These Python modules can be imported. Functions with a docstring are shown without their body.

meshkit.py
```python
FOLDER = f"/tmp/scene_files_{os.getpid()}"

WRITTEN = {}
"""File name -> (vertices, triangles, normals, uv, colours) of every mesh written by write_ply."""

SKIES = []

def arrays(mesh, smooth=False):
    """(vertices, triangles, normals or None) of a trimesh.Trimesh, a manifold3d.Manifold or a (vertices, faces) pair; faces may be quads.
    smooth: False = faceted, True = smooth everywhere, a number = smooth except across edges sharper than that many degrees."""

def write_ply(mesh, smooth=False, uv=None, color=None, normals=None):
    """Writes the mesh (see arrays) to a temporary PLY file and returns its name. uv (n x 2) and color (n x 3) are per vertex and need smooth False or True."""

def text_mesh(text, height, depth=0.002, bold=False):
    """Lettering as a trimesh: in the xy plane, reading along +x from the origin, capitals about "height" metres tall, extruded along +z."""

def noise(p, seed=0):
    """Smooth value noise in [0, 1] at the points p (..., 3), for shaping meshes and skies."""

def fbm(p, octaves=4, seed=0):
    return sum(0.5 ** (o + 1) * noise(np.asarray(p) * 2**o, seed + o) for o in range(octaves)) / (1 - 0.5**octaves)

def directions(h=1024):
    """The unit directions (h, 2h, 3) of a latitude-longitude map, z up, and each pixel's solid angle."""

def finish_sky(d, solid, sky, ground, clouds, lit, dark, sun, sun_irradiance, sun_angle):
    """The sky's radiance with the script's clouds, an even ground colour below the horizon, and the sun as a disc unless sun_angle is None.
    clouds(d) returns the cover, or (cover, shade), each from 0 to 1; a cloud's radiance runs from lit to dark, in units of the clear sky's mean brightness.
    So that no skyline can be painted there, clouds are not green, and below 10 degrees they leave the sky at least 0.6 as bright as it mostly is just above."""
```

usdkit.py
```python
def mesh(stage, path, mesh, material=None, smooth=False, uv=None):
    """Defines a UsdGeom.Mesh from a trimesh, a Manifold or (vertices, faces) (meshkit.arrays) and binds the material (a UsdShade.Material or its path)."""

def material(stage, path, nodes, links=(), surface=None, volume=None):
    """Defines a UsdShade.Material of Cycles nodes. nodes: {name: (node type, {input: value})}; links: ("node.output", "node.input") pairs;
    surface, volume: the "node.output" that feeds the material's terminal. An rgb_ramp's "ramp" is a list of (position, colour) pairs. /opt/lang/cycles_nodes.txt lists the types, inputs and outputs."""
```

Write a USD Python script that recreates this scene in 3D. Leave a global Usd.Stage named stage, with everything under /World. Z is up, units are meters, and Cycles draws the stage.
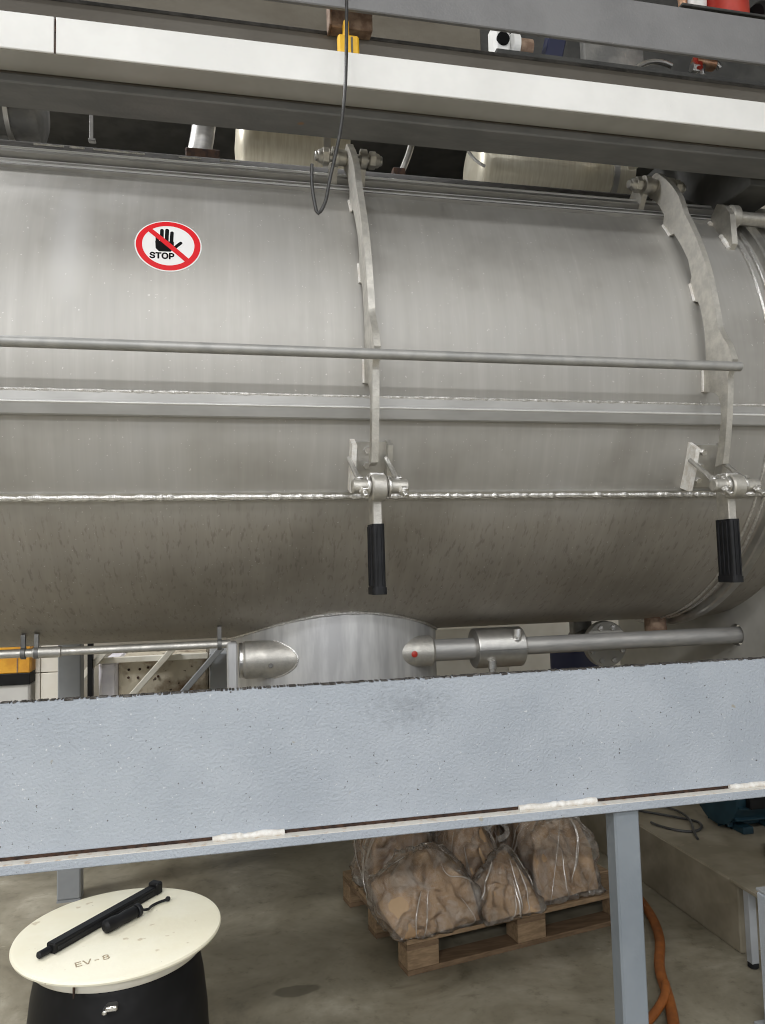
import math, random
import numpy as np, trimesh, usdkit, meshkit
import manifold3d as m3
from shapely.geometry import Polygon, Point, box as sbox, LineString
from shapely.ops import unary_union
from pxr import Usd, UsdGeom, UsdLux, UsdShade, Gf, Sdf, Vt

random.seed(7); np.random.seed(7)
rng = np.random.default_rng(7)
PI = math.pi
stage = Usd.Stage.CreateInMemory()
UsdGeom.SetStageUpAxis(stage, 'Z'); UsdGeom.SetStageMetersPerUnit(stage, 1.0)
world = UsdGeom.Xform.Define(stage, '/World'); stage.SetDefaultPrim(world.GetPrim())

# ------------------------------------------------------------------ camera
EXPOSURE = -0.03
CAM_R = (0.97675958, -0.21266956, -0.02669025)      # camera right in world axes
CAM_U = (0.01042252, -0.07725007, 0.99695727)       # camera up
CAM_F = (0.21408429, 0.97406575, 0.0732382)         # view direction
cam = UsdGeom.Camera.Define(stage, '/World/camera')
cam.AddTransformOp().Set(Gf.Matrix4d(*CAM_R, 0, *CAM_U, 0, *[-c for c in CAM_F], 0, 0, 0, 1.67, 1))
cam.CreateHorizontalApertureAttr(36.0); cam.CreateFocalLengthAttr(36.0 * 760 / 765)
cam.CreateClippingRangeAttr((0.05, 200.0)); cam.CreateExposureAttr(EXPOSURE)

# ------------------------------------------------------------------ light: daylight through the open hall front, added ceiling luminaires out of view
M = {}
def mat(name, nodes, links, surface): M[name] = usdkit.material(stage, '/World/Looks/' + name, nodes, links, surface=surface); return M[name]
dome = UsdLux.DomeLight.Define(stage, '/World/daylight'); dome.CreateIntensityAttr(0.30); dome.CreateColorAttr(Gf.Vec3f(0.95, 0.97, 1.0))
ADDED_HALL_LAMPS = [  # x, y, z, length x, width y, intensity
    (-4.2, -6.8, 5.6, 2.6, 0.7, 92.0), (-0.4, -6.8, 5.6, 2.6, 0.7, 50.0), (3.4, -6.8, 5.6, 2.6, 0.7, 22.0),
    (-4.2, -2.6, 6.2, 2.6, 0.7, 26.0), (-0.4, -2.6, 6.2, 2.6, 0.7, 22.0), (3.4, -2.6, 6.2, 2.6, 0.7, 12.0),
    (-3.0, 3.4, 5.6, 2.0, 0.6, 85.0), (0.9, 4.6, 6.2, 2.0, 0.6, 18.0)]

# ------------------------------------------------------------------ helpers
counts = {}
def numbered(path):
    k = counts.get(path, 0); counts[path] = k + 1
    return path if k == 0 else f'{path}_{k:03d}'
def key(p, **kw):
    for k, v in kw.items():
        if v: p.SetCustomDataByKey(k, v)
LOC = {}
def thing(name, label=None, cat=None, loc=(0, 0, 0), group=None, kind=None):
    path = numbered('/World/' + name)
    x = UsdGeom.Xform.Define(stage, path); x.AddTranslateOp().Set(Gf.Vec3d(*map(float, loc)))
    LOC[path] = np.array(loc, float); key(x.GetPrim(), label=label, category=cat, group=group, kind=kind)
    return path
def part(parent, name, mesh, m, label=None, smooth=35, kind=None):
    """mesh in world coordinates; becomes a child of parent (a thing, a part, or None = top level)"""
    path = numbered((parent or '/World') + '/' + name)
    top = '/'.join(path.split('/')[:3]); v, f, n = meshkit.arrays(mesh, smooth)
    off = LOC.get(top, np.zeros(3))
    g = UsdGeom.Mesh.Define(stage, path)
    g.CreatePointsAttr(Vt.Vec3fArray.FromNumpy((v - off).astype(np.float32)))
    g.CreateFaceVertexCountsAttr(Vt.IntArray.FromNumpy(np.full(len(f), 3, np.int32)))
    g.CreateFaceVertexIndicesAttr(Vt.IntArray.FromNumpy(f.astype(np.int32).ravel()))
    g.CreateSubdivisionSchemeAttr('none')
    if n is not None:
        g.CreateNormalsAttr(Vt.Vec3fArray.FromNumpy(n.astype(np.float32))); g.SetNormalsInterpolation('vertex')
    UsdShade.MaterialBindingAPI.Apply(g.GetPrim()).Bind(M[m])
    key(g.GetPrim(), label=label, kind=kind)
    return path
def single(name, mesh, m, label=None, cat=None, group=None, kind=None, smooth=35):
    p = part(None, name, mesh, m, label, smooth, kind); key(stage.GetPrimAtPath(p), category=cat, group=group); return p

cat_ = trimesh.util.concatenate
def tri(man):
    m = man.to_mesh(); return trimesh.Trimesh(m.vert_properties[:, :3], m.tri_verts, process=False)
def man(t):
    t = trimesh.Trimesh(t.vertices, t.faces); t.merge_vertices()
    return m3.Manifold(m3.Mesh(np.asarray(t.vertices, np.float32), np.asarray(t.faces, np.uint32)))
def bx(x0, x1, y0, y1, z0, z1, b=0.0):
    """box, chamfered by b"""
    if b <= 0:
        t = trimesh.creation.box([x1 - x0, y1 - y0, z1 - z0]); t.apply_translation([(x0 + x1) / 2, (y0 + y1) / 2, (z0 + z1) / 2]); return t
    P = []
    for sx in (0, 1):
        for sy in (0, 1):
            for sz in (0, 1):
                c = np.array([(x0, x1)[sx], (y0, y1)[sy], (z0, z1)[sz]]); s = np.array([1 - 2 * sx, 1 - 2 * sy, 1 - 2 * sz]) * b
                for k in range(3):
                    q = c + s; q[k] = c[k]; P.append(q)
    return trimesh.convex.convex_hull(np.array(P))
def frame_of(d):
    d = np.asarray(d, float); d = d / np.linalg.norm(d)
    a = np.array([0, 0, 1.0]) if abs(d[2]) < .9 else np.array([1.0, 0, 0])
    u = np.cross(a, d); u /= np.linalg.norm(u); return u, np.cross(d, u), d
def lathe(prof, p, d=(0, 0, 1), n=40, cap=True):
    """profile [(radius, height)] turned about the axis through p along d"""
    u, v, w = frame_of(d); p = np.asarray(p, float); a = np.arange(n) * 2 * PI / n
    V = []; F = []
    for r, h in prof:
        V.append(p + w * h + r * (np.cos(a)[:, None] * u + np.sin(a)[:, None] * v))
    V = np.vstack(V)
    for i in range(len(prof) - 1):
        for k in range(n):
            k2 = (k + 1) % n; A, Bq, C, D = i * n + k, i * n + k2, (i + 1) * n + k2, (i + 1) * n + k
            F += [(A, Bq, C), (A, C, D)]
    V = list(V)
    if cap:
        V.append(p + w * prof[0][1]); c0 = len(V) - 1; V.append(p + w * prof[-1][1]); c1 = len(V) - 1
        o = (len(prof) - 1) * n
        for k in range(n):
            F.append((c0, (k + 1) % n, k)); F.append((c1, o + k, o + (k + 1) % n))
    return trimesh.Trimesh(np.array(V), np.array(F), process=False)
def cyl(p0, p1, r, n=28, ch=0.0):
    p0 = np.asarray(p0, float); p1 = np.asarray(p1, float); L = np.linalg.norm(p1 - p0)
    prof = [(r, 0), (r, L)] if ch <= 0 else [(r - ch, 0), (r, ch), (r, L - ch), (r - ch, L)]
    return lathe(prof, p0, p1 - p0, n)
def tube(path, r, n=12, closed_caps=True):
    P = np.asarray(path, float); T = np.gradient(P, axis=0); T /= np.linalg.norm(T, axis=1)[:, None]
    u, v, _ = frame_of(T[0]); V = []; a = np.arange(n) * 2 * PI / n; R = np.broadcast_to(r, len(P))
    for i in range(len(P)):
        u = u - T[i] * (u @ T[i]); u /= np.linalg.norm(u); v = np.cross(T[i], u)
        V.append(P[i] + R[i] * (np.cos(a)[:, None] * u + np.sin(a)[:, None] * v))
    V = np.vstack(V); F = []
    for i in range(len(P) - 1):
        for k in range(n):
            k2 = (k + 1) % n; A, Bq, C, D = i * n + k, i * n + k2, (i + 1) * n + k2, (i + 1) * n + k
            F += [(A, Bq, C), (A, C, D)]
    V = list(V) + [P[0], P[-1]]; o = (len(P) - 1) * n
    for k in range(n):
        F.append((len(V) - 2, (k + 1) % n, k)); F.append((len(V) - 1, o + k, o + (k + 1) % n))
    return trimesh.Trimesh(np.array(V), np.array(F), process=False)
def spline(pts, n=60):
    from scipy.interpolate import CubicSpline
    P = np.asarray(pts, float); t = np.r_[0, np.cumsum(np.linalg.norm(np.diff(P, axis=0), axis=1))]
    return CubicSpline(t, P)(np.linspace(0, t[-1], n))
def extr_x(poly, x0, x1):
    """shapely polygon in (Y, Z) extruded from x0 to x1"""
    t = trimesh.creation.extrude_polygon(poly, x1 - x0, engine='earcut'); v = t.vertices
    return trimesh.Trimesh(np.c_[v[:, 2] + x0, v[:, 0], v[:, 1]], t.faces, process=False)
def hexnut(p, d, r, h):
    t = lathe([(r * .9, 0), (r, h * .12), (r, h * .88), (r * .9, h)], p, d, 6); return t
def rot(t, ang, axis, p): t.apply_transform(trimesh.transformations.rotation_matrix(ang, axis, p)); return t

# ------------------------------------------------------------------ materials
def surf(name, color, rough=.5, metal=0., color2=None, scale=6., stretch=(1, 1, 1), lo=.4, hi=.62, bump=0., bscale=80., bstretch=(1, 1, 1), rough2=None, specks=None, spec=.5, dist=.004, detail=5., aniso=0., blot=None):
    """principled surface, colour mixed by world-space noise, optional fine bump and specks [(scale, threshold, colour)]"""
    N = {'g': ('geometry', {}), 'mp': ('mapping', {'scale': stretch}), 'n': ('noise_texture', {'scale': scale, 'detail': detail, 'roughness': .6}),
         'r': ('rgb_ramp', {'ramp': [(lo, color), (hi, color2 or color)]}),
         'p': ('principled_bsdf', {'roughness': rough, 'metallic': metal, 'specular_ior_level': spec, 'anisotropic': aniso})}
    L = [('g.position', 'mp.vector'), ('mp.vector', 'n.vector'), ('n.fac', 'r.fac')]
    col = 'r.color'
    for i, (sc, th, c) in enumerate(specks or []):
        N[f'sn{i}'] = ('noise_texture', {'scale': sc, 'detail': 2., 'roughness': .5}); N[f'sr{i}'] = ('map_range', {'from_min': th, 'from_max': th + .03, 'clamp': True})
        N[f'sm{i}'] = ('mix_color', {'b': c})
        L += [('g.position', f'sn{i}.vector'), (f'sn{i}.fac', f'sr{i}.value'), (f'sr{i}.result', f'sm{i}.fac'), (col, f'sm{i}.a')]; col = f'sm{i}.result'
    if blot:
        c, sc, bc = blot
        N |= {'bs': ('vector_math', {'math_type': 'subtract', 'vector2': c}), 'bp': ('mapping', {'scale': sc}), 'bl': ('vector_math', {'math_type': 'length'}), 'bo': ('noise_texture', {'scale': 55., 'detail': 3.}), 'ba': ('math', {'math_type': 'multiply_add', 'value2': 3.2}), 'bk': ('map_range', {'from_min': 2.9, 'from_max': 1.6, 'to_max': .42, 'clamp': True}), 'bx': ('mix_color', {'b': bc})}
        L += [('g.position', 'bs.vector1'), ('bs.vector', 'bp.vector'), ('bp.vector', 'bl.vector1'), ('g.position', 'bo.vector'), ('bo.fac', 'ba.value1'), ('bl.value', 'ba.value3'), ('ba.value', 'bk.value'), ('bk.result', 'bx.fac'), (col, 'bx.a')]; col = 'bx.result'
    L.append((col, 'p.base_color'))
    if rough2 is not None:
        N['rr'] = ('map_range', {'from_min': lo, 'from_max': hi, 'to_min': rough, 'to_max': rough2}); L += [('n.fac', 'rr.value'), ('rr.result', 'p.roughness')]
    if bump:
        N['bm'] = ('mapping', {'scale': bstretch}); N['bn'] = ('noise_texture', {'scale': bscale, 'detail': 3.}); N['b'] = ('bump', {'strength': bump, 'distance': dist})
        L += [('g.position', 'bm.vector'), ('bm.vector', 'bn.vector'), ('bn.fac', 'b.height'), ('b.normal', 'p.normal')]
    return mat(name, N, L, 'p.BSDF')

# brushed stainless shell: cloudy patches, fine streaks that follow the circumference, stain streaks below the weld seam, plus brown floor reflection put into the colour there
mat('shell_steel', {
    'g': ('geometry', {}), 's': ('separate_xyz', {}),
    'm1': ('mapping', {'scale': (26, 1.6, 1.6)}), 'n1': ('noise_texture', {'scale': 1.0, 'detail': 6., 'roughness': .65}),
    'm2': ('mapping', {'scale': (1.3, 1.3, 1.3)}), 'n2': ('noise_texture', {'scale': 2.0, 'detail': 4., 'roughness': .6}),
    'm3': ('mapping', {'scale': (85, 22, 22), 'rotation': (0, .25, 0)}), 'n3': ('noise_texture', {'scale': 1.0, 'detail': 3., 'roughness': .6}),
    'm4': ('mapping', {'scale': (160, 7, 7)}), 'n4': ('noise_texture', {'scale': 1.0, 'detail': 4.}),
    'r1': ('rgb_ramp', {'ramp': [(.3, (.435, .425, .405)), (.55, (.47, .46, .44)), (.72, (.51, .50, .48))]}),
    'r2': ('rgb_ramp', {'ramp': [(.33, (.80, .79, .77)), (.5, (.95, .945, .93)), (.68, (1.0, 1.0, 1.0))]}),
    'mu': ('mix_color', {'blend_type': 'multiply', 'fac': 1.0}),
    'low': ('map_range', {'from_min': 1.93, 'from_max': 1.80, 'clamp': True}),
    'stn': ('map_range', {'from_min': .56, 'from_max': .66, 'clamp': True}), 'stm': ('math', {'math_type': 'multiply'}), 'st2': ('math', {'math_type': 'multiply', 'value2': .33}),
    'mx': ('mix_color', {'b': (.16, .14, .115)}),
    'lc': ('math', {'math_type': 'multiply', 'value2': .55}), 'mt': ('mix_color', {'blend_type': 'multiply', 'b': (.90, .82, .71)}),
    'rr': ('map_range', {'from_min': .3, 'from_max': .7, 'to_min': .50, 'to_max': .64}),
    'b': ('bump', {'strength': .05, 'distance': .002}),
    'dn': ('noise_texture', {'scale': 120., 'detail': 1.}), 'dk': ('map_range', {'from_min': .745, 'from_max': .77, 'to_max': .6, 'clamp': True}), 'dm': ('mix_color', {'b': (.74, .73, .71)}),
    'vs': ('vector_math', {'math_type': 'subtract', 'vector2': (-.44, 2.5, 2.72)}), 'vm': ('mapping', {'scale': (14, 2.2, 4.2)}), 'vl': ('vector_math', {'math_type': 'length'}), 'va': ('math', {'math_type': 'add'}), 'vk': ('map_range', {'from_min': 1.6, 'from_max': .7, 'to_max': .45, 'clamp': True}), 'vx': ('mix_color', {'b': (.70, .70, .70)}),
    'p': ('principled_bsdf', {'metallic': .72, 'specular_ior_level': .5})},
    [('g.position', 's.vector'), ('g.position', 'm1.vector'), ('m1.vector', 'n1.vector'), ('g.position', 'm2.vector'), ('m2.vector', 'n2.vector'), ('g.position', 'm3.vector'), ('m3.vector', 'n3.vector'),
     ('g.position', 'm4.vector'), ('m4.vector', 'n4.vector'),
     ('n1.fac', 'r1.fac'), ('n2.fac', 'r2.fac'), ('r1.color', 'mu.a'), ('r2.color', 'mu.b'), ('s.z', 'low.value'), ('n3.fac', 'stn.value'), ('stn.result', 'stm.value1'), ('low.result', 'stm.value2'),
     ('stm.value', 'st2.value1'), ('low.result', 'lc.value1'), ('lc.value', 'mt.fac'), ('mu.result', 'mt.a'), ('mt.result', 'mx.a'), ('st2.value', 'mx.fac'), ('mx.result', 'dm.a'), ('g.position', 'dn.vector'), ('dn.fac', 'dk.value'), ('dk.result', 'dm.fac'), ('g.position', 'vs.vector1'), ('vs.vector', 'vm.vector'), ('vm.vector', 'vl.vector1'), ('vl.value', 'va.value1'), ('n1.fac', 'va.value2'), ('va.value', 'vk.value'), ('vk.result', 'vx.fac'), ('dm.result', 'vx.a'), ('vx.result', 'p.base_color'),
     ('n2.fac', 'rr.value'), ('rr.result', 'p.roughness'), ('n4.fac', 'b.height'), ('b.normal', 'p.normal')], 'p.BSDF')
surf('steel', (.50, .49, .47), .38, .92, (.60, .59, .56), scale=14, bump=.1, bscale=120)
surf('cast_steel', (.47, .455, .42), .5, .75, (.60, .58, .53), scale=22, bump=.25, bscale=160, rough2=.42)
surf('bright_steel', (.72, .71, .69), .26, .95, (.85, .84, .82), scale=30, bump=.3, bscale=200)
surf('weld', (.62, .61, .59), .3, .95, (.85, .84, .82), scale=90, bump=.6, bscale=260)
surf('dark_steel', (.16, .16, .155), .5, .6, (.25, .245, .23), scale=9, bump=.2, bscale=70)
surf('neck_steel', (.48, .48, .485), .5, .6, (.66, .66, .655), scale=2.2, stretch=(7, 7, 1), bump=.08, bscale=120)
surf('shaft_steel', (.38, .375, .365), .45, .55, (.48, .47, .45), scale=8, stretch=(1, 6, 6))
surf('plate_steel', (.36, .35, .32), .65, .1, (.42, .41, .38), scale=6)
surf('rod_steel', (.34, .34, .33), .5, .5, (.42, .415, .40), scale=14)
surf('vessel_steel', (.70, .65, .52), .4, .4, (.80, .76, .63), scale=10, stretch=(8, 1, 1), bump=.05)
surf('paint_blue', (.39, .43, .485), .55, 0, (.44, .48, .535), scale=3, bump=.65, bscale=120, dist=.006, specks=[(95, .715, (.09, .085, .08)), (110, .72, (.66, .68, .70)), (17, .73, (.36, .35, .31))], blot=((.58, 2.35, 1.235), (8, 1, 17), (.22, .24, .27)))
surf('paint_grey', (.30, .315, .33), .5, 0, (.35, .365, .38), scale=4, bump=.25, bscale=120, specks=[(70, .76, (.55, .55, .54))])
surf('paint_post', (.21, .24, .27), .5, 0, (.25, .28, .31), scale=3, bump=.2, bscale=120)
surf('paint_beam', (.125, .125, .12), .5, 0, (.16, .158, .15), scale=5, stretch=(1, 3, 3), bump=.25, bscale=90, specks=[(9, .72, (.22, .12, .05))])
surf('paint_brown', (.13, .112, .082), .55, 0, (.17, .152, .118), scale=6, stretch=(.5, 1, 1), bump=.2, bscale=90)
surf('paint_white', (.80, .80, .78), .45, 0, (.88, .88, .86), scale=3, bump=.15, bscale=110, specks=[(60, .77, (.35, .30, .25))])
surf('paint_upper', (.19, .19, .195), .5, 0, (.225, .225, .23), scale=4, bump=.25, bscale=120, specks=[(45, .75, (.45, .45, .44))])
surf('tube_grey', (.36, .35, .32), .5, 0, (.42, .41, .38), scale=4, bump=.1)
surf('dark_matte', (.05, .048, .045), .85, 0, (.10, .095, .09), scale=16, bump=.4, bscale=60)  # matt near-black colour, mottled by noise
surf('rail_steel', (.30, .295, .285), .45, .7, (.38, .375, .36), scale=16, stretch=(.4, 1, 1))
surf('painted_highlight', (.80, .80, .79), .35, .45, (.88, .88, .87), scale=30, stretch=(.3, 1, 1))  # near-white colour that paints highlight lines along edges
surf('paint_web', (.145, .13, .108), .55, 0, (.185, .17, .145), scale=4, stretch=(.6, 1, 1), bump=.25, bscale=90, specks=[(9, .70, (.14, .085, .05))])
surf('ledge_steel', (.37, .365, .35), .5, .6, (.43, .425, .41), scale=10, stretch=(.4, 1, 1))
surf('primer', (.78, .75, .69), .65, 0, (.60, .46, .33), scale=34, lo=.54, hi=.70, bump=.4, bscale=150)
surf('rust', (.020, .010, .007), .8, 0, (.065, .030, .015), scale=40, bump=.4)
surf('weld_paint', (.84, .83, .80), .45, 0, (.70, .66, .60), scale=45, bump=.5, bscale=120)
surf('chip', (.045, .04, .036), .8, 0, (.22, .21, .20), scale=70, lo=.45, hi=.7, bump=.5)
surf('rust_brown', (.20, .125, .085), .75, 0, (.34, .24, .17), scale=28, bump=.5, bscale=60)
surf('yellow', (.86, .50, .015), .45, 0, (.78, .42, .01), scale=20)
surf('yellow_machine', (.72, .36, .03), .5, 0, (.60, .27, .02), scale=12)
surf('black_rubber', (.007, .0075, .009), .55, 0, (.013, .0135, .016), spec=.3, scale=30, bump=.15, bscale=200)
surf('black_plastic', (.006, .006, .0065), .5, 0, (.011, .011, .012), spec=.22, scale=12, bump=.08, bscale=60)
surf('lid', (.85, .80, .62), .55, 0, (.90, .865, .71), scale=4, bump=.15, bscale=60, specks=[(28, .70, (.66, .58, .42)), (90, .77, (.30, .24, .16))])
surf('lid_rim', (.80, .78, .70), .5, 0, (.70, .66, .56), scale=10)
surf('ink', (.34, .27, .18), .8, 0, (.56, .49, .35), scale=160, lo=.5, hi=.75)
surf('wood', (.19, .125, .068), .7, 0, (.28, .19, .11), scale=5, stretch=(2, 14, 14), bump=.35, bscale=40, bstretch=(1, 8, 8))
surf('wood_dark', (.12, .075, .04), .75, 0, (.18, .115, .065), scale=5, stretch=(2, 12, 12), bump=.35, bscale=40)
surf('kraft', (.30, .185, .095), .7, 0, (.50, .345, .205), scale=6, bump=.3, bscale=24, dist=.01)
surf('red', (.72, .012, .02), .5, spec=.3); surf('sign_white', (.86, .86, .85), .4); surf('sign_black', (.004, .004, .004), .8, spec=.15)
surf('red_paint', (.42, .03, .02), .4, 0, (.5, .05, .03), scale=10); surf('orange_hose', (.20, .06, .01), .6, 0, (.27, .085, .014), scale=20)
surf('blue_dark', (.006, .010, .045), .5); surf('teal_motor', (.008, .03, .045), .45, 0, (.016, .05, .07), scale=12)
surf('copper', (.55, .27, .15), .35, .8, (.75, .5, .35), scale=30)
surf('cable', (.035, .035, .035), .45, 0, (.06, .06, .06), scale=30)
surf('cream_worn', (.52, .47, .37), .7, 0, (.17, .095, .05), scale=5.5, lo=.50, hi=.66, bump=.3, bscale=40, specks=[(22, .66, (.06, .04, .03))])
surf('lilac', (.68, .66, .72), .6, 0, (.80, .79, .82), scale=8)
surf('wall_beige', (.70, .66, .57), .75, 0, (.78, .75, .67), scale=3, bump=.1, bscale=40)
surf('wall_grey', (.50, .49, .46), .8, 0, (.58, .57, .54), scale=2)
surf('ceiling', (.55, .55, .54), .8, 0, (.62, .62, .6), scale=2)
surf('deck', (.05, .05, .048), .8, 0, (.08, .08, .075), scale=6, bump=.3)
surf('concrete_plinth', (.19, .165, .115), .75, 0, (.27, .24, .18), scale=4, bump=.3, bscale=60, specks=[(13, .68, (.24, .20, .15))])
mat('lamp', {'e': ('emission', {'color': (1, .97, .92), 'strength': 12.})}, [], 'e.emission')
# smooth sealed concrete with trowel clouds, scratches, a dark oil blot
mat('floor_concrete', {
    'g': ('geometry', {}), 'n1': ('noise_texture', {'scale': 1.9, 'detail': 8., 'roughness': .66, 'distortion': .6}),
    'r1': ('rgb_ramp', {'ramp': [(.28, (.115, .10, .07)), (.45, (.205, .184, .134)), (.58, (.28, .255, .195)), (.74, (.43, .40, .33))]}),
    'm2': ('mapping', {'scale': (1.6, 5.5, 1), 'rotation': (0, 0, .35)}), 'n2': ('noise_texture', {'scale': 1.6, 'detail': 5., 'roughness': .6}),
    'k2': ('map_range', {'from_min': .63, 'from_max': .70, 'to_max': .55, 'clamp': True}), 'x2': ('mix_color', {'b': (.13, .11, .075)}),
    'm3': ('mapping', {'scale': (3.0, 9.0, 1), 'rotation': (0, 0, -.5)}), 'n3': ('noise_texture', {'scale': 1.3, 'detail': 6., 'roughness': .7}),
    'k3': ('map_range', {'from_min': .66, 'from_max': .72, 'to_max': .6, 'clamp': True}), 'x3': ('mix_color', {'b': (.56, .54, .47)}),
    'v4': ('vector_math', {'math_type': 'subtract', 'vector2': (.285, 3.17, 0)}), 'm4': ('mapping', {'scale': (11, 26, 1), 'rotation': (0, 0, -.25)}), 'n4': ('noise_texture', {'scale': 9.}),
    'l4': ('vector_math', {'math_type': 'length'}), 'a4': ('math', {'math_type': 'add'}), 'k4': ('map_range', {'from_min': 1.62, 'from_max': 1.42, 'to_max': .7, 'clamp': True}), 'x4': ('mix_color', {'b': (.09, .08, .055)}),
    'n5': ('noise_texture', {'scale': 17., 'detail': 6., 'roughness': .7}), 'r5': ('rgb_ramp', {'ramp': [(.30, (.66, .65, .62)), (.44, (.94, .94, .93)), (.60, (1, 1, 1)), (.74, (1, 1, 1))]}), 'x5': ('mix_color', {'blend_type': 'multiply', 'fac': 1.0}),
    'rr': ('map_range', {'from_min': .3, 'from_max': .7, 'to_min': .32, 'to_max': .55}), 'nb': ('noise_texture', {'scale': 60., 'detail': 3.}), 'b': ('bump', {'strength': .12, 'distance': .003}),
    'p': ('principled_bsdf', {'specular_ior_level': .5})},
    [('g.position', 'n1.vector'), ('n1.fac', 'r1.fac'), ('g.position', 'm2.vector'), ('m2.vector', 'n2.vector'), ('n2.fac', 'k2.value'), ('k2.result', 'x2.fac'), ('r1.color', 'x2.a'),
     ('g.position', 'm3.vector'), ('m3.vector', 'n3.vector'), ('n3.fac', 'k3.value'), ('k3.result', 'x3.fac'), ('x2.result', 'x3.a'),
     ('g.position', 'v4.vector1'), ('v4.vector', 'm4.vector'), ('m4.vector', 'l4.vector1'), ('g.position', 'n4.vector'), ('l4.value', 'a4.value1'), ('n4.fac', 'a4.value2'), ('a4.value', 'k4.value'), ('k4.result', 'x4.fac'), ('x3.result', 'x4.a'),
     ('g.position', 'n5.vector'), ('n5.fac', 'r5.fac'), ('x4.result', 'x5.a'), ('r5.color', 'x5.b'), ('x5.result', 'p.base_color'), ('n1.fac', 'rr.value'), ('rr.result', 'p.roughness'), ('g.position', 'nb.vector'), ('nb.fac', 'b.height'), ('b.normal', 'p.normal')], 'p.BSDF')
# clear, slightly milky wrapping film
mat('film', {'g': ('geometry', {}), 'n': ('noise_texture', {'scale': 7., 'detail': 5., 'roughness': .65, 'distortion': 1.5}), 'k': ('map_range', {'from_min': .46, 'from_max': .70, 'to_min': .14, 'to_max': .62, 'clamp': True}),
             'bn': ('noise_texture', {'scale': 13., 'detail': 4., 'distortion': 2.5}), 'b': ('bump', {'strength': 1.0, 'distance': .03}),
             't': ('transparent_bsdf', {'color': (.97, .96, .95)}), 'd': ('diffuse_bsdf', {'color': (.76, .72, .66)}), 'tl': ('translucent_bsdf', {'color': (.78, .74, .68)}), 'dt': ('mix_closure', {'fac': .5}), 'm1': ('mix_closure', {}),
             'gl': ('glossy_bsdf', {'color': (1, 1, 1), 'roughness': .16}), 'f': ('fresnel', {'IOR': 1.45}), 'm2': ('mix_closure', {})},
    [('g.position', 'n.vector'), ('n.fac', 'k.value'), ('k.result', 'm1.fac'), ('d.BSDF', 'dt.closure1'), ('tl.BSDF', 'dt.closure2'), ('t.BSDF', 'm1.closure1'), ('dt.closure', 'm1.closure2'), ('g.position', 'bn.vector'), ('bn.fac', 'b.height'), ('b.normal', 'gl.normal'), ('b.normal', 'd.normal'),
     ('f.fac', 'm2.fac'), ('m1.closure', 'm2.closure1'), ('gl.BSDF', 'm2.closure2')], 'm2.closure')

mat('film_fold', {'t': ('transparent_bsdf', {'color': (.97, .96, .95)}), 'd': ('diffuse_bsdf', {'color': (.80, .75, .68)}), 'tl': ('translucent_bsdf', {'color': (.80, .75, .68)}), 'dt': ('mix_closure', {'fac': .4}), 'm1': ('mix_closure', {'fac': .5}), 'gl': ('glossy_bsdf', {'color': (1, 1, 1), 'roughness': .2}), 'm2': ('mix_closure', {'fac': .22})},
    [('d.BSDF', 'dt.closure1'), ('tl.BSDF', 'dt.closure2'), ('t.BSDF', 'm1.closure1'), ('dt.closure', 'm1.closure2'), ('m1.closure', 'm2.closure1'), ('gl.BSDF', 'm2.closure2')], 'm2.closure')

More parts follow.
